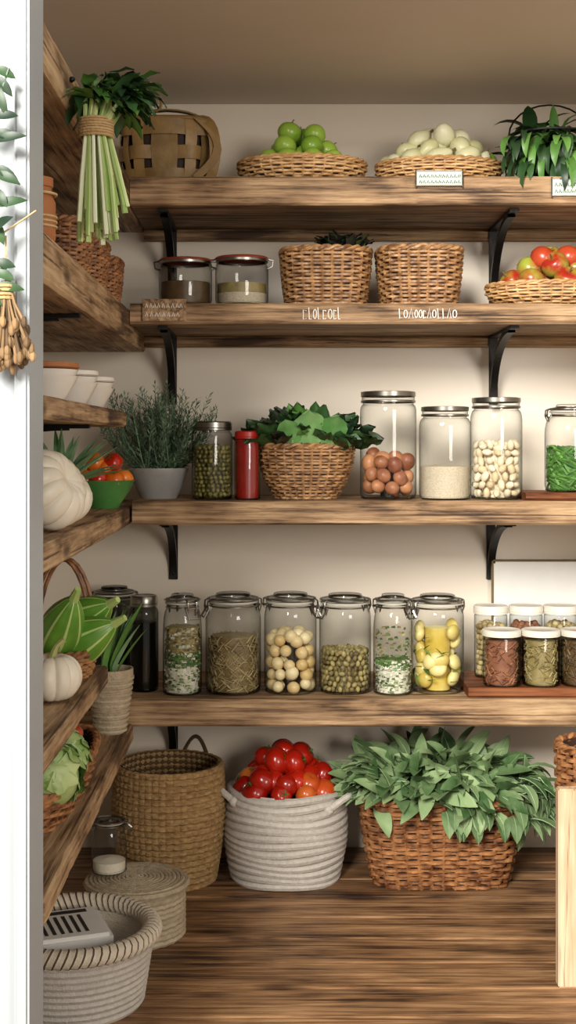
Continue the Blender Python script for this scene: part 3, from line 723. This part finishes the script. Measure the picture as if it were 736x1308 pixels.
mb=MB(); r=.118; h=.105
for i in range(11):
    v=(i+.5)/11; rr=r*(.86+.14*v)
    mb.add(tube([(rr*math.cos(j*2*pi/80),rr*math.sin(j*2*pi/80),h*v) for j in range(80)],h/11*.58,6,True),'rope_white')
mb.add(surf(lambda u,v:((r*(.86+.14*v)-.005)*math.cos(2*pi*u),(r*(.86+.14*v)-.005)*math.sin(2*pi*u),h*v),40,3),'cloth_light')
mb.add(lathe([(0,.004),(r*.86,.004)],32),'cloth_light')
nr=264; ns=10; vs=[];fs=[]
for i in range(nr):
    a=2*pi*i/nr
    for j in range(ns):
        b_=2*pi*j/ns; q=.0150*(1+.05*math.cos(pi*i/2))
        a2=a+.05*math.sin(b_)
        vs.append(((r+q*math.cos(b_))*math.cos(a2),(r+q*math.cos(b_))*math.sin(a2),h+q*.9*math.sin(b_)))
for i in range(nr):
    for j in range(ns):
        i2=(i+1)%nr; fs.append((i*ns+j,i2*ns+j,i2*ns+(j+1)%ns,i*ns+(j+1)%ns))
mb.add((vs,fs),lambda q:'cloth_dark' if (q//ns)%4==0 else 'cloth_light')
M=Matrix.Translation((-.015,.0,0))@Matrix.Rotation(.35,4,'Z')
mb.add(box(-.065,.065,-.06,.065,.006,.112,.006),'plastic_white',M)
for k in range(7): mb.add(box(-.045+.012*k,-.040+.012*k,-.04,.03,.1115,.1128),'slot_dark',M)
mb.add(box(-.05,.045,.04,.052,.1115,.1126),'slot_dark',M)
mb.build('stitched_rim_basket',(-.300,-.44,0))

# ================= LEFT SHELVES
mb=MB(); mb.add(lathe([(0,0),(.02,0),(.023,.006),(.023,.05),(.018,.06),(.018,.068),(.02,.069),(.02,.08),(0,.081)],28),'terracotta')
for z in (.02,.026,.032,.06): mb.add(tube([(.0235*math.cos(j*pi/15),.0235*math.sin(j*pi/15),z) for j in range(30)],.002,5,True),'twine')
mb.build('twine_wrapped_jar',(-.292,-.78,L2))
for y in (-.42,-.22,-.02):
    mb=MB(); S=bsurf(.032,.06,.040,.075,.08,2.6,.2); wicker(mb,S,14,26,.0031,'wicker_red',rimr=.0045); mb.build('small_wicker_basket',(-.318,y,L2))
mb=MB()
for k in range(40):
    a=R.uniform(0,6.3); q=math.sqrt(R.random()); r0=.016*q
    bx0=V((r0*math.cos(a),r0*math.sin(a),0)); sp=.036*q
    low=V((sp*math.cos(a)+.006,sp*.7*math.sin(a),-.122+R.uniform(-.025,.03)))
    mid=bx0.lerp(low,.5); mid.x*=R.uniform(.7,1.15)
    w_=R.uniform(.0024,.0042)
    mb.add(tube([bx0,mid,low],[w_*.8,w_,w_*1.1],7),'celery' if k%3 else 'celery_low')
    top=V((r0*2.2*math.cos(a)+.014,r0*2*math.sin(a),.05+R.uniform(-.01,.01)))
    mb.add(tube([bx0,top],[.004,.0025],6),'celery')
    for j in range(5):
        d=rdir(-.1,1); d.x+=.6; leaf(mb,top-V((0,0,.01)),d,R.uniform(.03,.065),.02,'leaf_mid' if j%2 else 'leaf_dark',curl=1.,ruffle=.1,cols=4,n=5)
for k in range(7): mb.add(tube([(.0215*math.cos(j*pi/12),.0215*math.sin(j*pi/12),-.010+k*.0035) for j in range(24)],.0022,5,True),'twine')
mb.add(tube([(-.015,0,.012),(-.024,0,.04),(-.030,0,.062)],.0014,5),'twine')
mb.add(sph(.004,.004,.004,(-.031,0,.064)),'iron')
mb.build('hanging_celery_bunch',(-.230,-.70,1.235))
for y,m in ((-.62,'terracotta'),(-.42,'ceramic_white'),(-.22,'ceramic_white')):
    mb=MB()
    for k in range(2):
        z=.006*k*1.5; r=.042
        mb.add(lathe([(0,z),(r*.55,z),(r*.6,z+.004),(r*.9,z+.026),(r,z+.034),(r*.94,z+.034),(r*.8,z+.022),(0,z+.008)],36),'ceramic_white')
    mb.add(lathe([(r*.95,.036+.008),(r*1.04,.038+.008),(r*1.0,.044+.008),(0,.047+.008)],36),m)
    mb.build('ceramic_bowl',(-.307,y,LB))
mb=MB(); M=Matrix.Translation((0,0,.056))@Matrix.Rotation(math.radians(62),4,'Y')@Matrix.Rotation(.3,4,'X')
pumpkin(mb,.056,.042,11,'pumpkin_white',M=M,stem=False)
mb.build('white_pumpkin',(-.296,-.67,L3))
mb=MB(); M=Matrix.Translation((0,0,.052))@Matrix.Rotation(math.radians(55),4,'Y')
pumpkin(mb,.052,.040,11,'pumpkin_white',M=M,stem=False)
mb.build('white_pumpkin',(-.300,-.555,L3))
mb=MB()
mb.add(lathe([(0,0),(.03,0),(.036,.03),(.038,.05),(.034,.05),(0,.045)],24),'terracotta')
for k in range(44):
    a=R.uniform(0,6.3); e_=R.uniform(.3,1.6)
    leaf(mb,(0.01*math.cos(a),.01*math.sin(a),.05),(math.cos(a),math.sin(a),e_),R.uniform(.09,.13),.015,'aloe',curl=.3,fold=.5,n=6,p=.5)
mb.build('potted_aloe',(-.325,-.40,L3))
mb=MB(); r=.054
mb.add(lathe([(0,0),(r*.5,0),(r*.55,.006),(r*.85,.03),(r,.048),(r*1.03,.05),(r*.95,.05),(r*.8,.032),(0,.025)],40),'bowl_green')
for (q,c_,z) in ((.036,8,.052),(.016,3,.068),(0.022,4,.082)):
    for k in range(c_):
        a=2*pi*k/c_+q*40; tomato(mb,(q*math.cos(a),q*math.sin(a),z),.018,'mandarin' if R.random()<.75 else 'tomato')
mb.build('green_bowl_of_tomatoes',(-.306,-.03,L3))
mb=MB(); pumpkin(mb,.042,.034,10,'pumpkin_white',c=(0,0,.034)); mb.build('white_pumpkin',(-.304,-.60,L4))
mb=MB(); S=bsurf(.040,.055,.05,.07,.04,2.2,.2); wicker(mb,S,7,24,.0034,'wicker_a',rimr=.0045)
for o in (-.004,.004):
    mb.add(tube([(o+.045*math.cos(a*pi/16),.03,.04+.135*math.sin(a*pi/16)) for a in range(17)],.0035,6),'wicker_red')
def gourd(mb,c,L,r,rx,ry,rz):
    nu=48
    def fn(u,v):
        t=v; rr=r*(math.sin(pi*min(1,t**.8)))**.7; g=1+.07*abs(math.sin(4*2*pi*u)); a=2*pi*u
        return (rr*g*math.cos(a),rr*g*math.sin(a),L*(t-.5))
    M=rotm(c,rx,ry,rz)
    mb.add(surf(fn,nu,16),lambda i:'gourd_pale' if (i%nu)%6 in (2,) else 'gourd_green',M)
    mb.add(tube([(0,0,L*.45),(0,0,L*.62)],[.008,.005],7),'gourd_pale',M)
gourd(mb,(.036,-.01,.055),.13,.034,.5,1.0,.2)
gourd(mb,(.034,.03,.085),.12,.032,.3,1.1,-.3)
gourd(mb,(.008,-.04,.080),.13,.032,.6,.4,.1)
mb.build('handled_basket_of_green_gourds',(-.324,-.40,L4))
mb=MB(); r=.040
mb.add(lathe([(0,0),(r*.6,0),(r*.65,.005),(r*.85,.06),(r*.95,.095),(r,.1),(r,.112),(r*.92,.112),(r*.88,.098),(0,.095)],36),'seagrass')
for z in [k*.009+.006 for k in range(11)]:
    v=z/.1; rr=r*(.64+.34*v); mb.add(tube([(rr*math.cos(j*pi/20),rr*math.sin(j*pi/20),z) for j in range(40)],.0035,5,True),'seagrass')
for k in range(16):
    a=R.uniform(0,6.3)
    leaf(mb,(.01*math.cos(a),.01*math.sin(a),.1),(math.cos(a)*.22+.3,math.sin(a)*.2,1),R.uniform(.08,.15),.020,'aloe' if k%3==0 else 'leaf_mid',curl=.2,fold=.4,n=6,p=.6)
mb.build('potted_succulent',(-.285,-.11,L5))
mb=MB(); S=bsurf(.048,.20,.060,.22,.05,3,.2); wicker(mb,S,9,40,.0031,'wicker_red',rimr=.005)
def cab(mb,c,r):
    mb.add(sph(r*.9,r*.9,r*.82,c,24,16),'cabbage')
    for k in range(16):
        d=rdir(-.3,1)
        rot=V((0,0,1)).rotation_difference(d).to_matrix().to_4x4()
        ph=R.uniform(0,6); rk=r*R.uniform(.93,1.06)
        def fn(u,v):
            a=2*pi*u; t=v*R0*(1+.08*math.sin(7*a+ph)); rr=rk*(1+.05*v*math.sin(9*a+ph)+.05*v)
            return (rr*math.sin(t)*math.cos(a),rr*math.sin(t)*math.sin(a),rr*math.cos(t)*.92)
        R0=R.uniform(.6,.9)
        mb.add(surf(fn,36,6),'cabbage',Matrix.Translation(c)@rot)
        for q in range(5):
            a=q*1.25; mb.add(tube([V(fn(a/6.283,s_/5))*1.01 for s_ in range(6)],[.0012,.001,.0009,.0007,.0005,.0003],4),'leaf_rib',Matrix.Translation(c)@rot)
cab(mb,V((.026,-.15,.064)),.050)
cab(mb,V((.022,-.035,.060)),.046)
for k in range(18): mb.add(sph(.014,.014,.018,nu=10,nv=8),'apple_red' if k%3==0 else 'spice',rrot((R.uniform(-.03,.035),R.uniform(.06,.19),R.uniform(.045,.072))))
mb.build('wicker_basket_of_cabbage',(-.327,-.52,L5))
mb=MB()
mb.add(tube([(0,0,0),(-.02,0,-.06),(-.01,.0,-.14),(-.02,0,-.24)],.0012,5),'leaf_dark')
for k in range(30):
    z=-.24*k/30; leaf(mb,(-.014,0,z),(R.uniform(-.7,1),-.3,R.uniform(-.8,.3)),R.uniform(.02,.036),.011,'leaf_dark',curl=.8,up=(0,-1,.3))
mb.build('hanging_ivy_sprig',(-.262,-1.10,1.20))
mb=MB()
mb.add(tube([(-.05,0,.055),(-.01,0,.048),(.03,.0,.075)],.001,5),'twine'); mb.add(tube([(0,0,0),(0,0,.05)],.001,5),'twine')
for k in range(70):
    a=R.uniform(0,6.3); q=math.sqrt(R.random()); e_=V((.026*q*math.cos(a)+.003,.016*q*math.sin(a),-.055+R.uniform(-.028,.02)))
    mb.add(tube([(0.004*math.cos(a),.004*math.sin(a),.005),e_*.5,e_],[.001,.0013,.0022],5),'dry_wheat')
    mb.add(sph(.0035,.003,.006,tuple(e_),6,5),'dry_wheat')
for k in range(4): mb.add(tube([(.007*math.cos(j*pi/6),.007*math.sin(j*pi/6),-.004*k) for j in range(12)],.002,5,True),'twine')
mb.build('dried_wheat_bunch',(-.266,-1.095,.985))

def area(name,loc,tgt,sx_,sy_,p,col):
    l=bpy.data.lights.new(name,'AREA'); l.shape='RECTANGLE'; l.size=sx_; l.size_y=sy_; l.energy=p; l.color=col
    o=bpy.data.objects.new(name,l); o.location=loc; o.rotation_euler=(V(tgt)-V(loc)).to_track_quat('-Z','Y').to_euler(); bpy.context.scene.collection.objects.link(o)
area('window_daylight',(-1.3,-4.5,2.6),(0.1,.2,.75),1.3,1.3,430,(1,.96,.89))
area('side_light',(1.7,-4.0,1.3),(0,.2,.6),1.0,1.0,60,(1,.93,.84))  # weaker side lamp out of view, fills in the upper wall
w=bpy.data.worlds.new('world'); bpy.context.scene.world=w; w.use_nodes=True
w.node_tree.nodes['Background'].inputs[0].default_value=(1,.95,.88,1); w.node_tree.nodes['Background'].inputs[1].default_value=.48
cd=bpy.data.cameras.new('camera'); cam=bpy.data.objects.new('camera',cd); bpy.context.scene.collection.objects.link(cam)
cam.location=(0,-2.4,Z0); cam.rotation_euler=(pi/2,0,0)
cd.sensor_width=36; cd.lens=1680/1308*36; cd.shift_x=18/1308; cd.shift_y=-89/1308; cd.clip_start=.05
bpy.context.scene.camera=cam
bpy.context.scene.view_settings.view_transform='Standard'
